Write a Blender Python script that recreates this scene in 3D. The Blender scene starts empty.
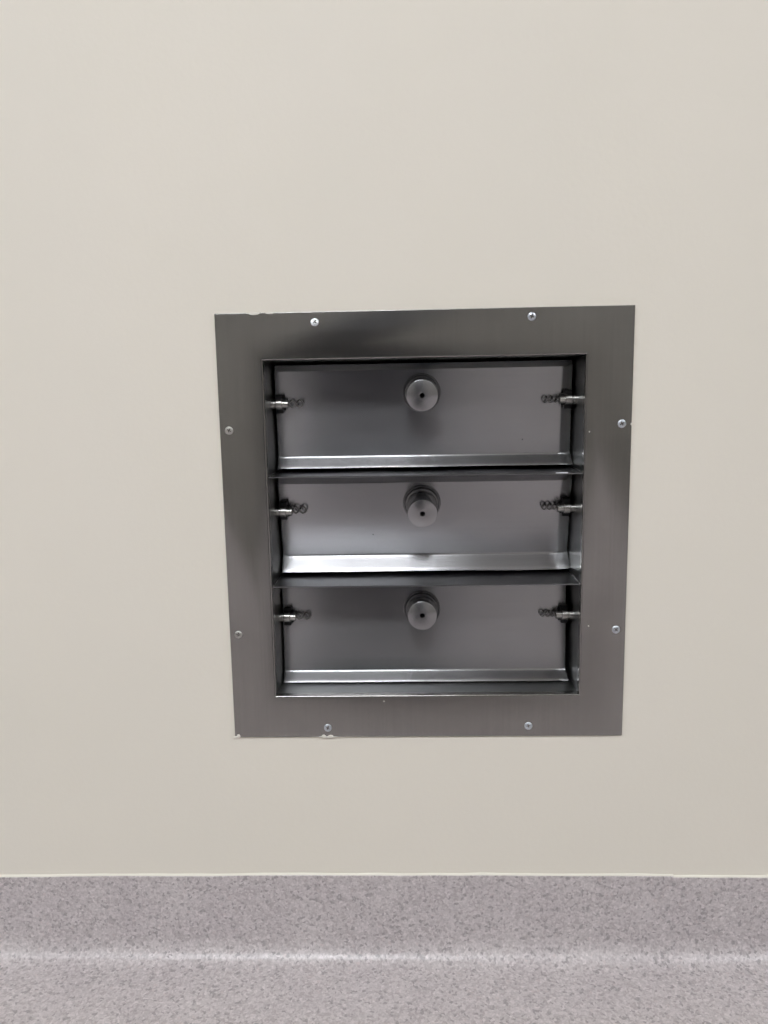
import bpy, bmesh, math, random
from mathutils import Vector, Matrix, noise

random.seed(7)
S = bpy.context.scene
COL = S.collection
PI = math.pi

# ------------------------------------------------------------------ helpers
def mesh_obj(name, bm, mat, parent=None, smooth=28.0, loc=None):
    bmesh.ops.recalc_face_normals(bm, faces=bm.faces)
    me = bpy.data.meshes.new(name)
    bm.to_mesh(me)
    bm.free()
    for p in me.polygons:
        p.use_smooth = smooth > 0
    if smooth > 0:
        me.set_sharp_from_angle(angle=math.radians(smooth))
    me.materials.append(mat)
    o = bpy.data.objects.new(name, me)
    COL.objects.link(o)
    if parent:
        o.parent = parent
    if loc:
        o.location = loc
    return o


def empty(name, loc, parent=None):
    o = bpy.data.objects.new(name, None)
    o.empty_display_size = 0.05
    COL.objects.link(o)
    o.location = loc
    if parent:
        o.parent = parent
    return o


def struct(o):
    o['kind'] = 'structure'
    return o


def add_box(bm, lo, hi, bevel=0.0, seg=2):
    vs = [bm.verts.new((x, y, z)) for x in (lo[0], hi[0]) for y in (lo[1], hi[1]) for z in (lo[2], hi[2])]
    idx = [(0, 1, 3, 2), (4, 6, 7, 5), (0, 4, 5, 1), (2, 3, 7, 6), (0, 2, 6, 4), (1, 5, 7, 3)]
    fs = [bm.faces.new([vs[i] for i in f]) for f in idx]
    if bevel > 0:
        es = list({e for f in fs for e in f.edges})
        bmesh.ops.bevel(bm, geom=es, offset=bevel, segments=seg, profile=0.5, affect='EDGES')


def add_lathe(bm, prof, axis='y', n=48, center=(0, 0, 0), close=False):
    """prof: list of (radius, position along axis). Radius 0 makes a pole."""
    rings = []
    c = Vector(center)
    for r, a in prof:
        if r <= 1e-9:
            p = {'y': Vector((0, a, 0)), 'x': Vector((a, 0, 0)), 'z': Vector((0, 0, a))}[axis]
            rings.append([bm.verts.new(c + p)])
        else:
            ring = []
            for i in range(n):
                t = 2 * PI * i / n
                u, v = r * math.cos(t), r * math.sin(t)
                p = {'y': Vector((u, a, v)), 'x': Vector((a, u, v)), 'z': Vector((u, v, a))}[axis]
                ring.append(bm.verts.new(c + p))
            rings.append(ring)
    for A, B in zip(rings, rings[1:]):
        if len(A) == 1 and len(B) == 1:
            continue
        for i in range(n):
            j = (i + 1) % n
            if len(A) == 1:
                bm.faces.new((A[0], B[i], B[j]))
            elif len(B) == 1:
                bm.faces.new((A[i], A[j], B[0]))
            else:
                bm.faces.new((A[i], A[j], B[j], B[i]))


def add_tube(bm, pts, r, n=8, caps=True):
    pts = [Vector(p) for p in pts]
    rings = []
    up = Vector((0, 0, 1))
    for i, p in enumerate(pts):
        t = (pts[min(i + 1, len(pts) - 1)] - pts[max(i - 1, 0)]).normalized()
        if abs(t.dot(up)) > 0.95:
            up = Vector((0, 1, 0))
        u = (up - t * up.dot(t)).normalized()
        v = t.cross(u)
        up = u
        rings.append([bm.verts.new(p + u * (r * math.cos(2 * PI * k / n)) + v * (r * math.sin(2 * PI * k / n))) for k in range(n)])
    for A, B in zip(rings, rings[1:]):
        for k in range(n):
            bm.faces.new((A[k], A[(k + 1) % n], B[(k + 1) % n], B[k]))
    if caps:
        bm.faces.new(rings[0])
        bm.faces.new(list(reversed(rings[-1])))


def rect_sweep(bm, x0, x1, z0, z1, prof, closed=False, jitter=None):
    """Sweep a profile of (inset, y) around the rectangle x0..x1, z0..z1 with mitred corners."""
    rings = []
    for o, y in prof:
        rings.append([bm.verts.new((x, y, z)) for x, z in ((x0 + o, z0 + o), (x1 - o, z0 + o), (x1 - o, z1 - o), (x0 + o, z1 - o))])
    pairs = list(zip(rings, rings[1:]))
    if closed:
        pairs.append((rings[-1], rings[0]))
    for A, B in pairs:
        for i in range(4):
            j = (i + 1) % 4
            bm.faces.new((A[i], A[j], B[j], B[i]))


# ------------------------------------------------------------------ materials
def new_mat(name):
    m = bpy.data.materials.new(name)
    m.use_nodes = True
    nt = m.node_tree
    b = nt.nodes['Principled BSDF']
    return m, nt, b


def node(nt, kind, **kw):
    n = nt.nodes.new(kind)
    for k, v in kw.items():
        if k.startswith('i_'):
            n.inputs[k[2:].replace('_', ' ')].default_value = v
        else:
            setattr(n, k, v)
    return n


def ramp(nt, src, stops, interp='LINEAR'):
    r = nt.nodes.new('ShaderNodeValToRGB')
    r.color_ramp.interpolation = interp
    els = r.color_ramp.elements
    while len(els) < len(stops):
        els.new(0.5)
    for e, (p, c) in zip(els, stops):
        e.position = p
        e.color = (*c, 1) if len(c) == 3 else c
    nt.links.new(src, r.inputs['Fac'])
    return r


def mapping(nt, scale, coord='Object'):
    tc = nt.nodes.new('ShaderNodeTexCoord')
    mp = nt.nodes.new('ShaderNodeMapping')
    mp.inputs['Scale'].default_value = scale
    nt.links.new(tc.outputs[coord], mp.inputs['Vector'])
    return mp


def paint_mat(name, col, var=0.02, rough=0.55, bump=0.04):
    m, nt, b = new_mat(name)
    mp = mapping(nt, (1, 1, 1))
    n1 = node(nt, 'ShaderNodeTexNoise', i_Scale=2.3, i_Detail=4.0, i_Roughness=0.55)
    nt.links.new(mp.outputs[0], n1.inputs['Vector'])
    lo = tuple(c * (1 - var) for c in col)
    hi = tuple(min(1, c * (1 + var)) for c in col)
    lo = (lo[0] * (1 - var * 0.4), lo[1], lo[2] * (1 - var * 0.6))
    r = ramp(nt, n1.outputs['Fac'], [(0.3, lo), (0.7, hi)])
    nt.links.new(r.outputs['Color'], b.inputs['Base Color'])
    n2 = node(nt, 'ShaderNodeTexNoise', i_Scale=160.0, i_Detail=3.0)
    nt.links.new(mp.outputs[0], n2.inputs['Vector'])
    bp = node(nt, 'ShaderNodeBump', i_Strength=bump, i_Distance=0.002)
    nt.links.new(n2.outputs['Fac'], bp.inputs['Height'])
    nt.links.new(bp.outputs['Normal'], b.inputs['Normal'])
    b.inputs['Roughness'].default_value = rough
    b.inputs['Specular IOR Level'].default_value = 0.35
    return m


def steel_mat(name, col, rough=0.3, grain='x', aniso=0.0, streak=0.05, bump=0.05, wave=0.0):
    """Brushed stainless steel; grain: axis the brushing lines run along; aniso: how far the gloss is drawn out across them."""
    m, nt, b = new_mat(name)
    b.inputs['Metallic'].default_value = 1.0
    sc = {'x': (6, 300, 420), 'z': (420, 300, 6)}[grain]
    mp = mapping(nt, sc)
    n1 = node(nt, 'ShaderNodeTexNoise', i_Scale=1.0, i_Detail=3.0, i_Roughness=0.6)
    nt.links.new(mp.outputs[0], n1.inputs['Vector'])
    r = ramp(nt, n1.outputs['Fac'], [(0.25, tuple(c * (1 - streak) for c in col)), (0.75, tuple(min(1, c * (1 + streak)) for c in col))])
    # soft blotches from handling and cleaning
    mp2 = mapping(nt, (1, 1, 1))
    n2 = node(nt, 'ShaderNodeTexNoise', i_Scale=14.0, i_Detail=5.0, i_Roughness=0.6)
    nt.links.new(mp2.outputs[0], n2.inputs['Vector'])
    r2 = ramp(nt, n2.outputs['Fac'], [(0.35, (0.93, 0.93, 0.93)), (0.65, (1.0, 1.0, 1.0))])
    mx = node(nt, 'ShaderNodeMix', data_type='RGBA', blend_type='MULTIPLY')
    mx.inputs[0].default_value = 1.0
    nt.links.new(r.outputs['Color'], mx.inputs[6])
    nt.links.new(r2.outputs['Color'], mx.inputs[7])
    nt.links.new(mx.outputs[2], b.inputs['Base Color'])
    rr = ramp(nt, n2.outputs['Fac'], [(0.3, (rough * 0.97,) * 3), (0.7, (rough * 1.03,) * 3)])
    nt.links.new(rr.outputs['Color'], b.inputs['Roughness'])
    b1 = node(nt, 'ShaderNodeBump', i_Strength=bump, i_Distance=0.0004)
    nt.links.new(n1.outputs['Fac'], b1.inputs['Height'])
    last = b1
    if wave > 0:
        n3 = node(nt, 'ShaderNodeTexNoise', i_Scale=9.0, i_Detail=1.0)
        nt.links.new(mp2.outputs[0], n3.inputs['Vector'])
        b2 = node(nt, 'ShaderNodeBump', i_Strength=wave, i_Distance=0.004)
        nt.links.new(n3.outputs['Fac'], b2.inputs['Height'])
        nt.links.new(b1.outputs['Normal'], b2.inputs['Normal'])
        last = b2
    nt.links.new(last.outputs['Normal'], b.inputs['Normal'])
    if aniso > 0:
        b.inputs['Anisotropic'].default_value = aniso
        tg = node(nt, 'ShaderNodeCombineXYZ')
        tg.inputs[0 if grain == 'z' else 2].default_value = 1.0
        nt.links.new(tg.outputs[0], b.inputs['Tangent'])
    return m


def turned_mat(name, col, rough=0.28):
    """Lathe-turned steel: fine rings round the knob's own axis (its local Y)."""
    m, nt, b = new_mat(name)
    b.inputs['Metallic'].default_value = 1.0
    b.inputs['Base Color'].default_value = (*col, 1)
    b.inputs['Roughness'].default_value = rough
    tc = nt.nodes.new('ShaderNodeTexCoord')
    sp = nt.nodes.new('ShaderNodeSeparateXYZ')
    nt.links.new(tc.outputs['Object'], sp.inputs[0])
    cb = nt.nodes.new('ShaderNodeCombineXYZ')
    nt.links.new(sp.outputs['X'], cb.inputs[0])
    nt.links.new(sp.outputs['Z'], cb.inputs[1])
    ln = node(nt, 'ShaderNodeVectorMath', operation='LENGTH')
    nt.links.new(cb.outputs[0], ln.inputs[0])
    n1 = node(nt, 'ShaderNodeTexNoise', noise_dimensions='1D', i_Scale=1800.0, i_Detail=2.0)
    nt.links.new(ln.outputs['Value'], n1.inputs['W'])
    bp = node(nt, 'ShaderNodeBump', i_Strength=0.12, i_Distance=0.0003)
    nt.links.new(n1.outputs['Fac'], bp.inputs['Height'])
    nt.links.new(bp.outputs['Normal'], b.inputs['Normal'])
    tg = node(nt, 'ShaderNodeTangent', direction_type='RADIAL', axis='Y')
    b.inputs['Anisotropic'].default_value = 0.5
    b.inputs['Anisotropic Rotation'].default_value = 0.25
    nt.links.new(tg.outputs[0], b.inputs['Tangent'])
    return m


def plain_mat(name, col, rough=0.5, metal=0.0):
    m, nt, b = new_mat(name)
    mp = mapping(nt, (1, 1, 1))
    n1 = node(nt, 'ShaderNodeTexNoise', i_Scale=60.0, i_Detail=3.0)
    nt.links.new(mp.outputs[0], n1.inputs['Vector'])
    r = ramp(nt, n1.outputs['Fac'], [(0.3, tuple(c * 0.92 for c in col)), (0.7, tuple(min(1, c * 1.06) for c in col))])
    nt.links.new(r.outputs['Color'], b.inputs['Base Color'])
    b.inputs['Roughness'].default_value = rough
    b.inputs['Metallic'].default_value = metal
    return m


def vinyl_mat(name):
    """Speckled safety-vinyl: mauve grey ground with small darker and paler chips."""
    m, nt, b = new_mat(name)
    mp = mapping(nt, (1, 1, 1), 'Object')
    warp = node(nt, 'ShaderNodeTexNoise', i_Scale=170.0, i_Detail=2.0)
    nt.links.new(mp.outputs[0], warp.inputs['Vector'])
    mixv = node(nt, 'ShaderNodeMix', data_type='RGBA', blend_type='ADD')
    mixv.inputs[0].default_value = 0.0045
    nt.links.new(mp.outputs[0], mixv.inputs[6])
    nt.links.new(warp.outputs['Color'], mixv.inputs[7])
    v1 = node(nt, 'ShaderNodeTexVoronoi', i_Scale=335.0, i_Randomness=1.0)
    nt.links.new(mixv.outputs[2], v1.inputs['Vector'])
    sep = nt.nodes.new('ShaderNodeSeparateColor')
    nt.links.new(v1.outputs['Color'], sep.inputs[0])
    G = VINYL
    mul = lambda k, t=(1, 1, 1): tuple(G[i] * k * t[i] for i in range(3))
    chips = ramp(nt, sep.outputs[0], [(0.0, mul(0.64)), (0.08, mul(0.82, (1.02, 1, 1))), (0.26, mul(0.92)), (0.46, mul(1.02)), (0.78, mul(1.10)), (0.93, mul(1.18)), (0.985, mul(1.0, (1.03, 0.99, 0.98)))], 'CONSTANT')
    n2 = node(nt, 'ShaderNodeTexNoise', i_Scale=420.0, i_Detail=3.0)
    nt.links.new(mp.outputs[0], n2.inputs['Vector'])
    fine = ramp(nt, n2.outputs['Fac'], [(0.35, (0.86, 0.86, 0.86)), (0.65, (1.08, 1.08, 1.08))])
    mx = node(nt, 'ShaderNodeMix', data_type='RGBA', blend_type='MULTIPLY')
    mx.inputs[0].default_value = 1.0
    nt.links.new(chips.outputs['Color'], mx.inputs[6])
    nt.links.new(fine.outputs['Color'], mx.inputs[7])
    n3 = node(nt, 'ShaderNodeTexNoise', i_Scale=18.0, i_Detail=3.0)
    nt.links.new(mp.outputs[0], n3.inputs['Vector'])
    blot = ramp(nt, n3.outputs['Fac'], [(0.3, (0.95, 0.945, 0.95)), (0.7, (1.04, 1.045, 1.04))])
    mx2 = node(nt, 'ShaderNodeMix', data_type='RGBA', blend_type='MULTIPLY')
    mx2.inputs[0].default_value = 1.0
    nt.links.new(mx.outputs[2], mx2.inputs[6])
    nt.links.new(blot.outputs['Color'], mx2.inputs[7])
    nt.links.new(mx2.outputs[2], b.inputs['Base Color'])
    rr = ramp(nt, n2.outputs['Fac'], [(0.3, (0.34,) * 3), (0.7, (0.40,) * 3)])
    nt.links.new(rr.outputs['Color'], b.inputs['Roughness'])
    bp = node(nt, 'ShaderNodeBump', i_Strength=0.08, i_Distance=0.0006)
    nt.links.new(n2.outputs['Fac'], bp.inputs['Height'])
    nt.links.new(bp.outputs['Normal'], b.inputs['Normal'])
    b.inputs['Specular IOR Level'].default_value = 0.8
    return m


def emit_mat(name, col, strength):
    m, nt, b = new_mat(name)
    b.inputs['Base Color'].default_value = (0.9, 0.9, 0.9, 1)
    b.inputs['Emission Color'].default_value = (*col, 1)
    b.inputs['Emission Strength'].default_value = strength
    return m


WALL = (0.745, 0.702, 0.622)
VINYL = (0.515, 0.472, 0.474)
M_wall = paint_mat('cream_wall_paint', WALL, 0.014, 0.55, 0.08)
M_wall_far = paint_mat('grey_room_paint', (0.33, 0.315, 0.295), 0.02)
M_ceiling = paint_mat('white_ceiling_paint', (0.80, 0.80, 0.78), 0.01)
M_door = paint_mat('added_door_dark_paint', (0.045, 0.05, 0.065), 0.03, 0.4)
M_doorframe = paint_mat('added_door_frame_paint', (0.25, 0.25, 0.26), 0.02, 0.4)
M_caulk = paint_mat('cream_sealant', (0.73, 0.70, 0.62), 0.01, 0.4)
M_smear = paint_mat('dried_cream_paint', (0.74, 0.71, 0.65), 0.02, 0.5)
M_vinyl = vinyl_mat('speckled_vinyl')
M_frame = steel_mat('brushed_frame_steel', (0.305, 0.297, 0.285), 0.21, 'z', 0.35, 0.04, 0.05, 0.04)
M_flap = steel_mat('brushed_flap_steel', (0.388, 0.388, 0.398), 0.262, 'x', 0.86, 0.03, 0.04, 0.0)
M_shelf = steel_mat('shelf_steel', (0.30, 0.30, 0.31), 0.30, 'x', 0.3, 0.04, 0.04, 0.03)
M_duct = steel_mat('housing_steel', (0.24, 0.245, 0.24), 0.34, 'z', 0.3, 0.05, 0.05, 0.03)
M_knob = turned_mat('turned_knob_steel', (0.34, 0.34, 0.35), 0.26)
M_pin = plain_mat('machined_pin_steel', (0.48, 0.47, 0.45), 0.27, 1.0)
M_wire = plain_mat('dull_wire_steel', (0.20, 0.195, 0.19), 0.32, 1.0)
M_block = plain_mat('black_bearing_plastic', (0.012, 0.012, 0.013), 0.45)
M_block.node_tree.nodes['Principled BSDF'].inputs['Specular IOR Level'].default_value = 0.2
M_screw = plain_mat('zinc_screw_steel', (0.66, 0.70, 0.76), 0.30, 1.0)
M_screw_bright = plain_mat('bright_screw_steel', (0.85, 0.88, 0.92), 0.42, 1.0)  # pale tone holds the top screw's light glint; the weld spot shares it
M_screw_dull = plain_mat('dull_screw_steel', (0.50, 0.49, 0.47), 0.34, 1.0)
M_dark = plain_mat('duct_shade_black', (0.012, 0.012, 0.013), 0.8)
M_light = emit_mat('light_diffuser', (0.94, 0.965, 1.0), 26.8)
M_lightframe = plain_mat('white_light_housing', (0.75, 0.75, 0.75), 0.4)

# ------------------------------------------------------------------ dimensions (metres); floor at z = 0, wall face at y = 0
FZ = 0.285                       # bottom edge of the steel frame above the floor
FW, FH, BORDER = 0.450, 0.4837, 0.0507
FX0, FX1 = -0.225, 0.225
FZ0, FZ1 = FZ, FZ + FH
OX0, OX1, OZ0, OZ1 = FX0 + BORDER, FX1 - BORDER, FZ0 + BORDER, FZ1 - BORDER
RX0, RX1, RY0, RZ1 = -4.2, 3.6, -3.5, 2.65      # the room
SK = 0.107                       # skirting height
COVE = 0.028
SEAM = 0.2905

# ------------------------------------------------------------------ setting
def wall_with_hole():
    bm = bmesh.new()
    xs = [RX0, FX0 + 0.047, FX1 - 0.047, RX1]
    zs = [0.0, FZ0 + 0.047, FZ1 - 0.047, RZ1]
    for d in (0.0, 0.16):
        grid = [[bm.verts.new((x, d, z)) for z in zs] for x in xs]
        for i in range(3):
            for j in range(3):
                if i == 1 and j == 1:
                    continue
                bm.faces.new((grid[i][j], grid[i + 1][j], grid[i + 1][j + 1], grid[i][j + 1]))
        if d == 0.0:
            g0 = grid
    loop = [(1, 1), (2, 1), (2, 2), (1, 2)]
    for (a, b), (c, d) in zip(loop, loop[1:] + loop[:1]):
        bm.faces.new((g0[a][b], g0[c][d], grid[c][d], grid[a][b]))
    outer = [(0, 0), (3, 0), (3, 3), (0, 3)]
    return bm


struct(mesh_obj('wall_front', wall_with_hole(), M_wall, smooth=0))


def slab(name, lo, hi, mat):
    bm = bmesh.new()
    add_box(bm, lo, hi)
    return struct(mesh_obj(name, bm, mat, smooth=0))


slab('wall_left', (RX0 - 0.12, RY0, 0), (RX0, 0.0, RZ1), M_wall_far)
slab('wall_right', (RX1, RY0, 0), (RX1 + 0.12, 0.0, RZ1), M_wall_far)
slab('ceiling', (RX0 - 0.12, RY0 - 0.12, RZ1), (RX1 + 0.12, 0.16, RZ1 + 0.1), M_ceiling)
slab('floor', (RX0 - 0.12, RY0 - 0.12, -0.1), (RX1 + 0.12, -COVE, 0.0), M_vinyl)
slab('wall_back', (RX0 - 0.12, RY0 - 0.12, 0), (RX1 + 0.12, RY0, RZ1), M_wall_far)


def cove_strip(x0, x1, h):
    """Vinyl sheet turned up the wall over a rounded cove, its top edge slightly wandering."""
    bm = bmesh.new()
    t = 0.0025
    prof = [(-COVE, 0.0)]
    nseg = 14
    for i in range(nseg + 1):
        a = -PI / 2 + (PI / 2) * i / nseg          # from the floor tangent up to the wall tangent
        prof.append((-COVE + (COVE - t) * math.cos(a), COVE + COVE * math.sin(a) if i else 0.0))
    nx = max(2, int((x1 - x0) / 0.02))
    cols = []
    for k in range(nx + 1):
        x = x0 + (x1 - x0) * k / nx
        dz = 0.0009 * noise.noise(Vector((x * 9, 3.1, 0))) + 0.0005 * noise.noise(Vector((x * 40, 1.1, 0)))
        dz += 0.0022 * (1 - min(1.0, (x / 0.5) ** 2))
        pts = prof + [(-t, h - 0.0008 + dz), (-t + 0.0008, h + dz), (0.0, h + dz)]
        # back run closes the solid against wall and floor
        pts = pts + [(0.0, 0.0)]
        cols.append([bm.verts.new((x, y, z)) for y, z in pts[1:]])
    n = len(cols[0])
    for A, B in zip(cols, cols[1:]):
        for i in range(n):
            j = (i + 1) % n
            bm.faces.new((A[i], A[j], B[j], B[i]))
    bm.faces.new(cols[0])
    bm.faces.new(list(reversed(cols[-1])))
    return bm


struct(mesh_obj('baseboard_front', cove_strip(RX0, SEAM - 0.0001, SK - 0.0002), M_vinyl, smooth=35))
struct(mesh_obj('baseboard_front', cove_strip(SEAM + 0.0001, RX1, SK - 0.0017), M_vinyl, smooth=35))


def caulk(x0, x1, z):
    bm = bmesh.new()
    n = max(2, int((x1 - x0) / 0.012))
    cols = []
    for k in range(n + 1):
        x = x0 + (x1 - x0) * k / n
        dz = 0.0009 * noise.noise(Vector((x * 9, 3.1, 0))) + 0.0005 * noise.noise(Vector((x * 40, 1.1, 0)))
        dz += 0.0022 * (1 - min(1.0, (x / 0.5) ** 2))
        w = 0.0015 * (1 + 0.45 * noise.noise(Vector((x * 23, 8.0, 2.0))))
        zz = z + dz
        cols.append([bm.verts.new(p) for p in ((x, 0.0004, zz - 0.0004), (x, -0.0024, zz - 0.0002), (x, -0.0021, zz + 0.35 * w), (x, -0.0010, zz + 0.8 * w), (x, 0.0004, zz + 1.15 * w))])
    for A, B in zip(cols, cols[1:]):
        for i in range(5):
            j = (i + 1) % 5
            bm.faces.new((A[i], A[j], B[j], B[i]))
    bm.faces.new(cols[0])
    bm.faces.new(list(reversed(cols[-1])))
    return bm


struct(mesh_obj('trim_1', caulk(RX0, SEAM, SK - 0.0002), M_caulk, smooth=50))
struct(mesh_obj('trim_2', caulk(SEAM, RX1, SK - 0.0017), M_caulk, smooth=50))

# unseen dark door and frame added opposite, for a dark band in the steel
bm = bmesh.new()
DX0, DX1, DH = -0.62, 0.20, 2.10
add_box(bm, (DX0, RY0, 0.004), (DX1, RY0 + 0.045, DH), 0.003)
door = struct(mesh_obj('added_reflection_door', bm, M_door, smooth=28))
bm = bmesh.new()
add_box(bm, (DX0 - 0.07, RY0, 0.0), (DX0 - 0.002, RY0 + 0.06, DH + 0.07), 0.004)
add_box(bm, (DX1 + 0.002, RY0, 0.0), (DX1 + 0.07, RY0 + 0.06, DH + 0.07), 0.004)
add_box(bm, (DX0 - 0.002, RY0, DH + 0.002), (DX1 + 0.002, RY0 + 0.06, DH + 0.07), 0.004)
struct(mesh_obj('trim_3', bm, M_doorframe, smooth=28))

# ------------------------------------------------------------------ the vent
vent = empty('pressure_relief_vent', (0, 0, FZ0))
vent['label'] = 'recessed stainless steel wall vent with three hinged flaps above the speckled skirting'
vent['category'] = 'vent'
OFF = Vector((0, 0, -FZ0))


def vent_part(name, bm, mat, smooth=28.0):
    bmesh.ops.translate(bm, verts=bm.verts, vec=OFF)
    return mesh_obj(name, bm, mat, vent, smooth)


T = 0.0022                       # frame face stands this far off the wall
bm = bmesh.new()
prof = [(0.0, 0.0), (0.0, -T + 0.0007), (0.0003, -T + 0.0002), (0.0009, -T)]
R = 0.0024
for i in range(7):
    a = PI / 2 * i / 6
    prof.append((BORDER - R + R * math.sin(a), -T + R - R * math.cos(a)))
prof += [(BORDER, 0.006), (BORDER - 0.0012, 0.006), (BORDER - 0.0012, 0.0)]
rect_sweep(bm, FX0, FX1, FZ0, FZ1, prof, closed=True)
frame = vent_part('frame', bm, M_frame, 24)

# the housing: sheet-metal tunnel behind the frame
bm = bmesh.new()
rect_sweep(bm, OX0, OX1, OZ0, OZ1, [(0.0, 0.006), (0.0, 0.135), (-0.0015, 0.135), (-0.0015, 0.006)], closed=True)
vent_part('housing', bm, M_duct, 24)
bm = bmesh.new()
add_box(bm, (OX0 - 0.0015, 0.135, OZ0 - 0.0015), (OX1 + 0.0015, 0.138, OZ1 + 0.0015))
vent_part('shade_panel', bm, M_dark, 0)  # black sheet closing the duct, painted dark for the shade behind the flaps

# the two fixed shelves
SHZ = [FZ0 + 0.3048, FZ0 + 0.1792]
for k, z in enumerate(SHZ):
    bm = bmesh.new()
    nx = 24
    x0, x1 = OX0 + 0.0004, OX1 - 0.0004
    cols = []
    for i in range(nx + 1):
        x = x0 + (x1 - x0) * i / nx
        w = 0.0007 * noise.noise(Vector((x * 8, 5.0 + k, 0)))
        th = 0.0008
        pr = [(0.0012, z + w - th * 0.5), (0.0012, z + w + th * 0.5), (0.0018, z + w + th), (0.131, z + th), (0.131, z - th), (0.0018, z + w - th)]
        cols.append([bm.verts.new((x, y, zz)) for y, zz in pr])
    for A, B in zip(cols, cols[1:]):
        for i in range(6):
            j = (i + 1) % 6
            bm.faces.new((A[i], A[j], B[j], B[i]))
    bm.faces.new(cols[0])
    bm.faces.new(list(reversed(cols[-1])))
    sh = vent_part('divider_shelf', bm, M_shelf, 24)
    for s_, xe in ((1, x0), (-1, x1)):
        bm = bmesh.new()
        add_tube(bm, [(xe + s_ * 0.0002, 0.0016 + 0.008 * i, z + 0.0009) for i in range(9)], 0.0008, 8)
        bmesh.ops.translate(bm, verts=bm.verts, vec=OFF)
        mesh_obj('weld_bead', bm, M_pin, sh, 50)
    if k == 0:
        bm = bmesh.new()
        add_tube(bm, [(0.1445 + 0.0022 * i, 0.0014 - 0.0004 * math.sin(PI * i / 6), z + 0.0009) for i in range(7)], 0.00085, 8)
        bmesh.ops.translate(bm, verts=bm.verts, vec=OFF)
        o = mesh_obj('weld_bead', bm, M_screw_bright, sh, 50)
        o['label'] = 'bright weld spot near the right end'


# ------------------------------------------------------------------ flaps
PY = 0.042                       # pivot axis depth behind the wall face


def flap_mesh(top, lip_top, bottom, xl, xr, side_bend, seed, wav):
    """Pressed sheet: flat face, front lip kicked out along the bottom; local origin on the pivot axis."""
    yf, t, rb = 0.0105, 0.0014, 0.0024
    lip_v = lip_top - bottom
    kick = math.radians(51)
    tb = 0.0062                  # top edge folded back
    prof = [(yf + tb * 0.8, top + tb), (yf + tb * 0.4, top + tb * 0.5), (yf + 0.0005, top + 0.0006), (yf, top - 0.0004)]
    for i in range(1, 7):
        prof.append((yf, top + (lip_top + rb - top) * i / 6))
    for i in range(1, 6):        # concave fillet into the lip
        a = kick * i / 5
        prof.append((yf - rb * 1.9 * (1 - math.cos(a)), lip_top + rb - rb * 1.9 * math.sin(a)))
    y0, z0 = prof[-1]
    L = (z0 - bottom) / math.cos(kick)
    for i in range(1, 5):
        prof.append((y0 - L * math.sin(kick) * i / 4, z0 - L * math.cos(kick) * i / 4))
    y1, z1 = prof.pop()          # the very edge is rolled down a little
    e = 0.0011
    dy, dz = math.sin(kick), math.cos(kick)
    ya, za = y1 + e * dy, z1 + e * dz
    prof += [(ya, za), (ya - e * math.sin(kick * 0.6), za - e * 0.8 * math.cos(kick * 0.6)), (ya - e * 1.05, za - e * 1.35)]
    xs = [xl, xl + 0.0008]
    n = 44
    xe = xr - 0.0062
    xs += [xl + 0.0016 + (xe - xl - 0.0016) * i / n for i in range(n + 1)]
    xs += [xr - 0.0042, xr - 0.002, xr]
    bm = bmesh.new()
    cols = []
    for x in xs:
        fr, bk = [], []
        for i, (y, z) in enumerate(prof):
            yy = y
            if side_bend and x > xe:
                yy += (x - xe) * math.tan(math.radians(side_bend))
            if x < xl + 0.001:
                yy += (xl + 0.0008 - x) * 0.6
            below = max(0.0, min(1.0, (lip_top + 0.004 - z) / (lip_v + 0.004)))
            yy += wav * below * noise.noise(Vector((x * 11, seed, 0)))
            zz = z + 0.5 * wav * below * noise.noise(Vector((x * 14, seed + 4, 2)))
            # sheet is very slightly dished
            yy += 0.0007 * noise.noise(Vector((x * 6, seed + 9, z * 14)))
            xx = x
            if z < lip_top and x > xe:
                xx = x + 0.0016 * below
            fr.append(bm.verts.new((xx, yy, zz)))
            bk.append(bm.verts.new((xx, yy + t, zz + (0.0006 if below > 0.3 else 0))))
        cols.append(fr + bk[::-1])
    m = len(cols[0])
    for A, B in zip(cols, cols[1:]):
        for i in range(m):
            j = (i + 1) % m
            bm.faces.new((A[i], A[j], B[j], B[i]))
    bm.faces.new(cols[0])
    bm.faces.new(list(reversed(cols[-1])))
    return bm


def pin_mesh(s):
    """Stepped pivot pin running in from the housing side; s = +1 points towards +x."""
    prof = [(0.0, 0.0), (0.0042, 0.0), (0.0042, 0.0054), (0.0036, 0.0056), (0.0036, 0.0064), (0.0046, 0.0066), (0.0050, 0.0070), (0.0050, 0.0148), (0.0046, 0.0152),
            (0.0036, 0.0154), (0.0036, 0.0225), (0.0031, 0.0231), (0.0, 0.0231)]
    bm = bmesh.new()
    add_lathe(bm, [(r * 1.26, a * 0.86 * s) for r, a in prof], 'x', 28)
    return bm


def wire_mesh(s, turns, length, amp):
    """Twisted pair of wire strands with a closed eye at the end."""
    bm = bmesh.new()
    n = 40
    for ph in (0.0, PI):
        pts = []
        for i in range(n + 1):
            u = i / n
            a = PI * turns * u + ph
            env = min(1.0, 0.35 + u * 4)
            end = min(1.0, (1 - u) * 9 + 0.02)
            pts.append((s * (0.0190 + length * u), 0.0016 * math.cos(a) * env + 0.0066, amp * math.sin(a) * env * end ** 0.5))
        add_tube(bm, pts, 0.00105, 8)
    return bm


def block_mesh(s):
    """Black bearing block clipped over the flap edge, notched round the pin."""
    bm = bmesh.new()
    lo, hi = sorted((s * 0.0048, s * 0.0135))
    add_box(bm, (lo, 0.0012, -0.0108), (hi, 0.0102, 0.0108), 0.0008)
    lo, hi = sorted((s * 0.0130, s * 0.0168))
    add_box(bm, (lo, 0.0022, -0.0068), (hi, 0.0102, 0.0062), 0.0006)
    return bm


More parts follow.
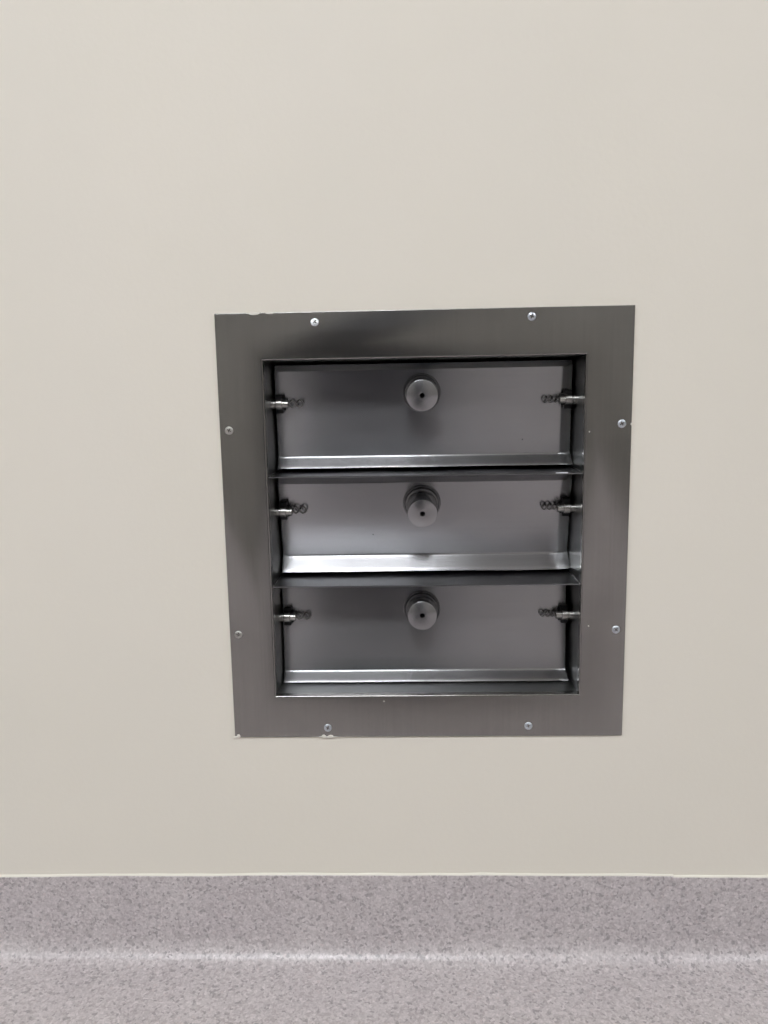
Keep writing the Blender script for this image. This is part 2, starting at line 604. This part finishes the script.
def knob_mesh(length, r):
    bm = bmesh.new()
    prof = [(0.0, -length + 0.0225), (0.0026, -length + 0.0175), (0.0026, -length + 0.0004), (0.0030, -length), (r - 0.0009, -length), (r - 0.0003, -length + 0.0003),
            (r, -length + 0.0010), (r, -0.006), (0.0, -0.006)]
    add_lathe(bm, prof, 'y', 64)
    return bm


def flange_mesh(r):
    """Turned base of the knob: a raised outer rim, a groove and an inner step."""
    bm = bmesh.new()
    prof = [(0.0, -0.0125), (0.0168, -0.0110), (0.0180, -0.0082), (0.0190, -0.0076), (0.0195, -0.0068), (0.0196, -0.0012), (r - 0.0021, -0.0012), (r - 0.0021, -0.0042), (r - 0.0017, -0.0048),
            (r - 0.0011, -0.0049), (r - 0.0004, -0.0040), (r, -0.0022), (r, 0.0), (0.0, 0.0)]
    add_lathe(bm, prof, 'y', 64)
    return bm


cell_tops = [OZ1, SHZ[0] - 0.0008, SHZ[1] - 0.0008]
#           pivot drop, tilt, top, lip_top, bottom, xl, xr, side bend, knob x, knob drop, knob r, wave
flaps = [
    dict(drop=0.0478, tilt=5.0, top=0.0368, lip=-0.0640, bot=-0.0740, xl=0.0032, xr=0.3455, bend=18, kx=0.2235, kz=0.0096, kr=0.0176, wav=0.0005, seed=1.0,
         label='top flap, hanging almost closed with a dull grey lip'),
    dict(drop=0.0440, tilt=13.0, top=0.0310, lip=-0.0620, bot=-0.0752, xl=0.0032, xr=0.3465, bend=18, kx=0.2226, kz=0.0056, kr=0.0170, wav=0.0016, seed=2.7,
         label='middle flap, swung inwards at the bottom with a bright lip'),
    dict(drop=0.0462, tilt=-2.5, top=0.0345, lip=-0.0700, bot=-0.0795, xl=0.0022, xr=0.3430, bend=0, kx=0.2212, kz=0.0066, kr=0.0170, wav=0.0006, seed=5.2,
         label='bottom flap, hanging closed above the sill'),
]
for k, d in enumerate(flaps):
    pz = cell_tops[k] - d['drop']
    bm = flap_mesh(d['top'], d['lip'], d['bot'], OX0 + d['xl'], OX0 + d['xr'] + 0.0, d['bend'], d['seed'], d['wav'])
    fl = mesh_obj('flap', bm, M_flap, vent, 26, (0, PY, pz - FZ0))
    fl.rotation_euler = (math.radians(d['tilt']), 0, 0)
    fl['label'] = d['label']
    kx = FX0 + d['kx']
    mesh_obj('knob_flange', flange_mesh(0.0222), M_knob, fl, 30, (kx, 0.0106, d['kz']))
    kn = mesh_obj('weight_knob', knob_mesh(0.0365, d['kr']), M_knob, fl, 30, (kx, 0.0106, d['kz']))
    kn.data.materials.append(M_block)            # black painted in for the shade inside the drilled hole
    for p in kn.data.polygons:
        if math.hypot(p.center.x, p.center.z) < 0.00295:
            p.material_index = 1
    for s, x in ((1, OX0 - 0.0003), (-1, OX1 + 0.0003)):
        mesh_obj('pivot_pin', pin_mesh(s), M_pin, fl, 30, (x, 0, 0))
        b = mesh_obj('bearing_block', block_mesh(s), M_block, fl, 30, (x, 0.0, 0.0))
        b['label'] = 'black bearing block'
        turns = 2.0 if s > 0 else 3.0
        amp = (0.0040, 0.0042, 0.0040)[k] if s > 0 else 0.0034
        mesh_obj('twisted_wire', wire_mesh(s, turns, 0.0175 if s > 0 else 0.0185, amp), M_wire, fl, 60, (x, 0, 0))


# two small dark specks on the flap faces
for fl_name, x, z in (('flap', 0.3405, -0.0465), ('flap.001', 0.1640, -0.0345)):
    fo = bpy.data.objects[fl_name]
    bm = bmesh.new()
    add_lathe(bm, [(0.0, -0.0005), (0.0006, -0.0004), (0.0010, 0.0012), (0.0, 0.0012)], 'y', 16)
    o = mesh_obj('dirt_speck', bm, M_block, fo, 40, (FX0 + x, 0.0103, z))
    o['label'] = 'tiny dark speck'

# ------------------------------------------------------------------ screws
def screw_mesh(r):
    bm = bmesh.new()
    prof = [(0.0, 0.0012), (0.0022, 0.0012), (0.0022, 0.0), (r, 0.0), (r, -0.0006), (r - 0.0004, -0.0012), (r - 0.0012, -0.0016)]
    # dished ring down to the recess floor
    add_lathe(bm, prof, 'y', 32)
    rim = [v for v in bm.verts if abs(v.co.y + 0.0016) < 1e-6]
    # cross recess: a plus-shaped pit in the head
    a, w, dp = r * 0.56, r * 0.17, 0.0004
    plus = [(w, w), (a, w), (a, -w), (w, -w), (w, -a), (-w, -a), (-w, -w), (-a, -w), (-a, w), (-w, w), (-w, a), (w, a)]
    top = [bm.verts.new((x, -0.00175, z)) for x, z in plus]
    low = [bm.verts.new((x * 0.8, dp, z * 0.8)) for x, z in plus]
    for i in range(12):
        j = (i + 1) % 12
        bm.faces.new((top[i], top[j], low[j], low[i]))
    bm.faces.new(low)
    # bridge the rim to the recess mouth by angle
    rim.sort(key=lambda v: math.atan2(v.co.z, v.co.x))
    tops = sorted(top, key=lambda v: math.atan2(v.co.z, v.co.x))
    e1 = [bm.edges.get((rim[i], rim[(i + 1) % len(rim)])) for i in range(len(rim))]
    e2 = [bm.edges.get((tops[i], tops[(i + 1) % 12])) for i in range(12)]
    es = [e for e in e1 + e2 if e]
    bmesh.ops.bridge_loops(bm, edges=es)
    return bm


screws = [(0.1085, 0.4728, 45, 'bright'), (0.3408, 0.4741, 20, 'zinc'), (0.0102, 0.3581, 30, 'dull'), (0.4393, 0.3587, 60, 'zinc'),
          (0.0098, 0.1250, 10, 'dull'), (0.4393, 0.1271, 40, 'zinc'), (0.1094, 0.0114, 25, 'zinc'), (0.3420, 0.0126, 70, 'zinc')]
for x, z, rot, tone in screws:
    o = mesh_obj('screw', screw_mesh(0.0046), {'dull': M_screw_dull, 'zinc': M_screw, 'bright': M_screw_bright}[tone], vent, 30, (FX0 + x, -T + 0.0004, z))
    tilt = {'bright': -15, 'zinc': -3, 'dull': -1}[tone]
    o.rotation_euler = (math.radians(tilt), math.radians(rot), 0)
    o.rotation_mode = 'YXZ'
    if tone == 'bright':
        o['label'] = 'screw in the top border with a light glint in its pale colour'


# dried wall paint caught on the frame's edges
def smear_mesh(pts):
    bm = bmesh.new()
    for x, z, rx, rz in pts:
        n = 14
        ring0, ring1 = [], []
        for i in range(n):
            a = 2 * PI * i / n
            k = 1 + 0.28 * noise.noise(Vector((math.cos(a) * 2 + x * 300, math.sin(a) * 2, z * 300)))
            px, pz = x + rx * k * math.cos(a), z + rz * k * math.sin(a)
            ring0.append(bm.verts.new((FX0 + px, -T + 0.0002 if 0 < pz < FH else -0.0001, FZ0 + pz)))
            ring1.append(bm.verts.new((FX0 + x + 0.7 * (px - x), -T - 0.0005, FZ0 + z + 0.7 * (pz - z))))
        c = bm.verts.new((FX0 + x, -T - 0.0007, FZ0 + z))
        for i in range(n):
            j = (i + 1) % n
            bm.faces.new((ring0[i], ring0[j], ring1[j], ring1[i]))
            bm.faces.new((ring1[i], ring1[j], c))
    return bm


def smear(pts):
    bm = smear_mesh(pts)
    bmesh.ops.translate(bm, verts=bm.verts, vec=OFF)
    o = mesh_obj('paint_smear', bm, M_smear, frame, 50)
    o['label'] = 'dried cream paint smear'


smear([(0.0045, 0.0016, 0.0022, 0.0026), (0.0016, 0.0006, 0.0022, 0.0014)])
smear([(0.1045, 0.0012, 0.0026, 0.0020), (0.1125, 0.0012, 0.0032, 0.0018), (0.109, 0.0002, 0.012, 0.0011)])
smear([(0.043, 0.4828, 0.0065, 0.0016), (0.060, 0.4832, 0.005, 0.0012)])
smear([(0.1755, 0.0436, 0.0009, 0.0007)])
smear([(0.4045, 0.3505, 0.0008, 0.0008)])
smear([(0.4085, 0.1315, 0.0009, 0.0009)])
smear([(0.4494, 0.3580, 0.0008, 0.0014)])

# ------------------------------------------------------------------ ceiling lights
def make_light():
    t = empty('ceiling_light', (0, 0, RZ1))
    bm = bmesh.new()
    w, l, h = 0.60, 1.20, 0.03
    rect = [(-l / 2, -w / 2), (l / 2, -w / 2), (l / 2, w / 2), (-l / 2, w / 2)]
    inn = [(x - math.copysign(0.025, x), y - math.copysign(0.025, y)) for x, y in rect]
    o0 = [bm.verts.new((x, y, 0)) for x, y in rect]
    o1 = [bm.verts.new((x, y, -h)) for x, y in rect]
    i1 = [bm.verts.new((x, y, -h)) for x, y in inn]
    i0 = [bm.verts.new((x, y, -h + 0.012)) for x, y in inn]
    for A, B in ((o0, o1), (o1, i1), (i1, i0)):
        for i in range(4):
            j = (i + 1) % 4
            bm.faces.new((A[i], A[j], B[j], B[i]))
    bm.faces.new(o0)
    mesh_obj('light_housing', bm, M_lightframe, t, 0)
    bm = bmesh.new()
    add_box(bm, (-l / 2 + 0.026, -w / 2 + 0.026, -h + 0.011), (l / 2 - 0.026, w / 2 - 0.026, -h + 0.016))
    mesh_obj('diffuser', bm, M_light, t, 0)
    return t


def copy_tree(o, parent=None):
    c = o.copy()
    COL.objects.link(c)
    if parent:
        c.parent = parent
    for ch in o.children:
        copy_tree(ch, c)
    return c


spots = [(-0.50, -1.95, 'rectangular ceiling light panel right in front of the steel vent'), (-3.0, -1.95, 'rectangular ceiling light panel at the left end of the room'), (2.2, -1.95, 'rectangular ceiling light panel at the right end of the room')]
proto = make_light()
made = [proto] + [copy_tree(proto) for _ in spots[1:]]
for o, (x, y, lab) in zip(made, spots):
    o.location = (x, y, RZ1)
    o['label'] = lab
    o['category'] = 'light'
    o['group'] = 'ceiling light panels'

# ------------------------------------------------------------------ unseen cabinet added behind the viewpoint, for a dusky streak in the flaps
cab = empty('added_reflection_cabinet', (-0.12, -1.12, 0.0))
cab['label'] = 'unseen low dark blue cabinet, added to mirror as a dark streak in the flaps'
cab['category'] = 'reflection stand-in'
M_cab = paint_mat('added_cabinet_dark_blue', (0.022, 0.026, 0.042), 0.05, 0.45)
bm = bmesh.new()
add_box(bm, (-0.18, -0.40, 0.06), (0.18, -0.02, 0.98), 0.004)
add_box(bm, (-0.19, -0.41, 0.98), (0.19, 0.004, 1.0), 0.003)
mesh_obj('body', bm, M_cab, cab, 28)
for s_ in (-1, 1):
    bm = bmesh.new()
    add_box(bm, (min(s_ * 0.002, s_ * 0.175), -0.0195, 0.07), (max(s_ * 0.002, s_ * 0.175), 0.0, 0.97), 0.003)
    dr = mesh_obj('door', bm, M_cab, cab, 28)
    bm = bmesh.new()
    add_tube(bm, [(s_ * 0.03, -0.001, 0.50), (s_ * 0.03, 0.022, 0.50), (s_ * 0.03, 0.028, 0.51), (s_ * 0.03, 0.028, 0.61), (s_ * 0.03, 0.022, 0.62), (s_ * 0.03, -0.001, 0.62)], 0.004, 10)
    mesh_obj('handle', bm, M_pin, dr, 50)
    for y in (-0.36, -0.06):
        bm = bmesh.new()
        add_lathe(bm, [(0.0, 0.0), (0.016, 0.0), (0.018, 0.004), (0.018, 0.012), (0.010, 0.016), (0.010, 0.0605), (0.0, 0.0605)], 'z', 24, (s_ * 0.15, y, 0))
        mesh_obj('foot', bm, M_block, cab, 40)

# ------------------------------------------------------------------ world, camera
w = bpy.data.worlds.new('World')
S.world = w
w.use_nodes = True
w.node_tree.nodes['Background'].inputs['Color'].default_value = (0.02, 0.02, 0.02, 1)
w.node_tree.nodes['Background'].inputs['Strength'].default_value = 0.0

f_px, rx, ry, rz, cx, cy, cz = 774.8989, 0.15301, 0.02981, -0.01779, 0.20479, -0.85455, 0.39663
B = Matrix(((1, 0, 0), (0, 0, -1), (0, 1, 0)))
P = Matrix(((1, 0, 0), (0, math.cos(rx), -math.sin(rx)), (0, math.sin(rx), math.cos(rx))))
Y = Matrix(((math.cos(ry), 0, math.sin(ry)), (0, 1, 0), (-math.sin(ry), 0, math.cos(ry))))
Z = Matrix(((math.cos(rz), -math.sin(rz), 0), (math.sin(rz), math.cos(rz), 0), (0, 0, 1)))
Rm = Z @ P @ Y @ B               # world -> (right, down, forward)
rows = [Rm[0], Rm[1], Rm[2]]
right, up, back = Vector(rows[0]), -Vector(rows[1]), -Vector(rows[2])
M = Matrix((right, up, back)).transposed().to_4x4()
M.translation = Vector((cx + FX0, cy, cz + FZ0))
cam = bpy.data.cameras.new('camera')
co = bpy.data.objects.new('camera', cam)
COL.objects.link(co)
co.matrix_world = M
cam.sensor_fit = 'VERTICAL'
cam.sensor_height = 36.0
cam.lens = 36.0 * f_px / 1024.0
cam.clip_start = 0.01
S.camera = co

S.view_settings.view_transform = 'Standard'
S.view_settings.look = 'None'
S.view_settings.exposure = 0.0
S.view_settings.gamma = 1.0
S.view_settings.use_curve_mapping = False
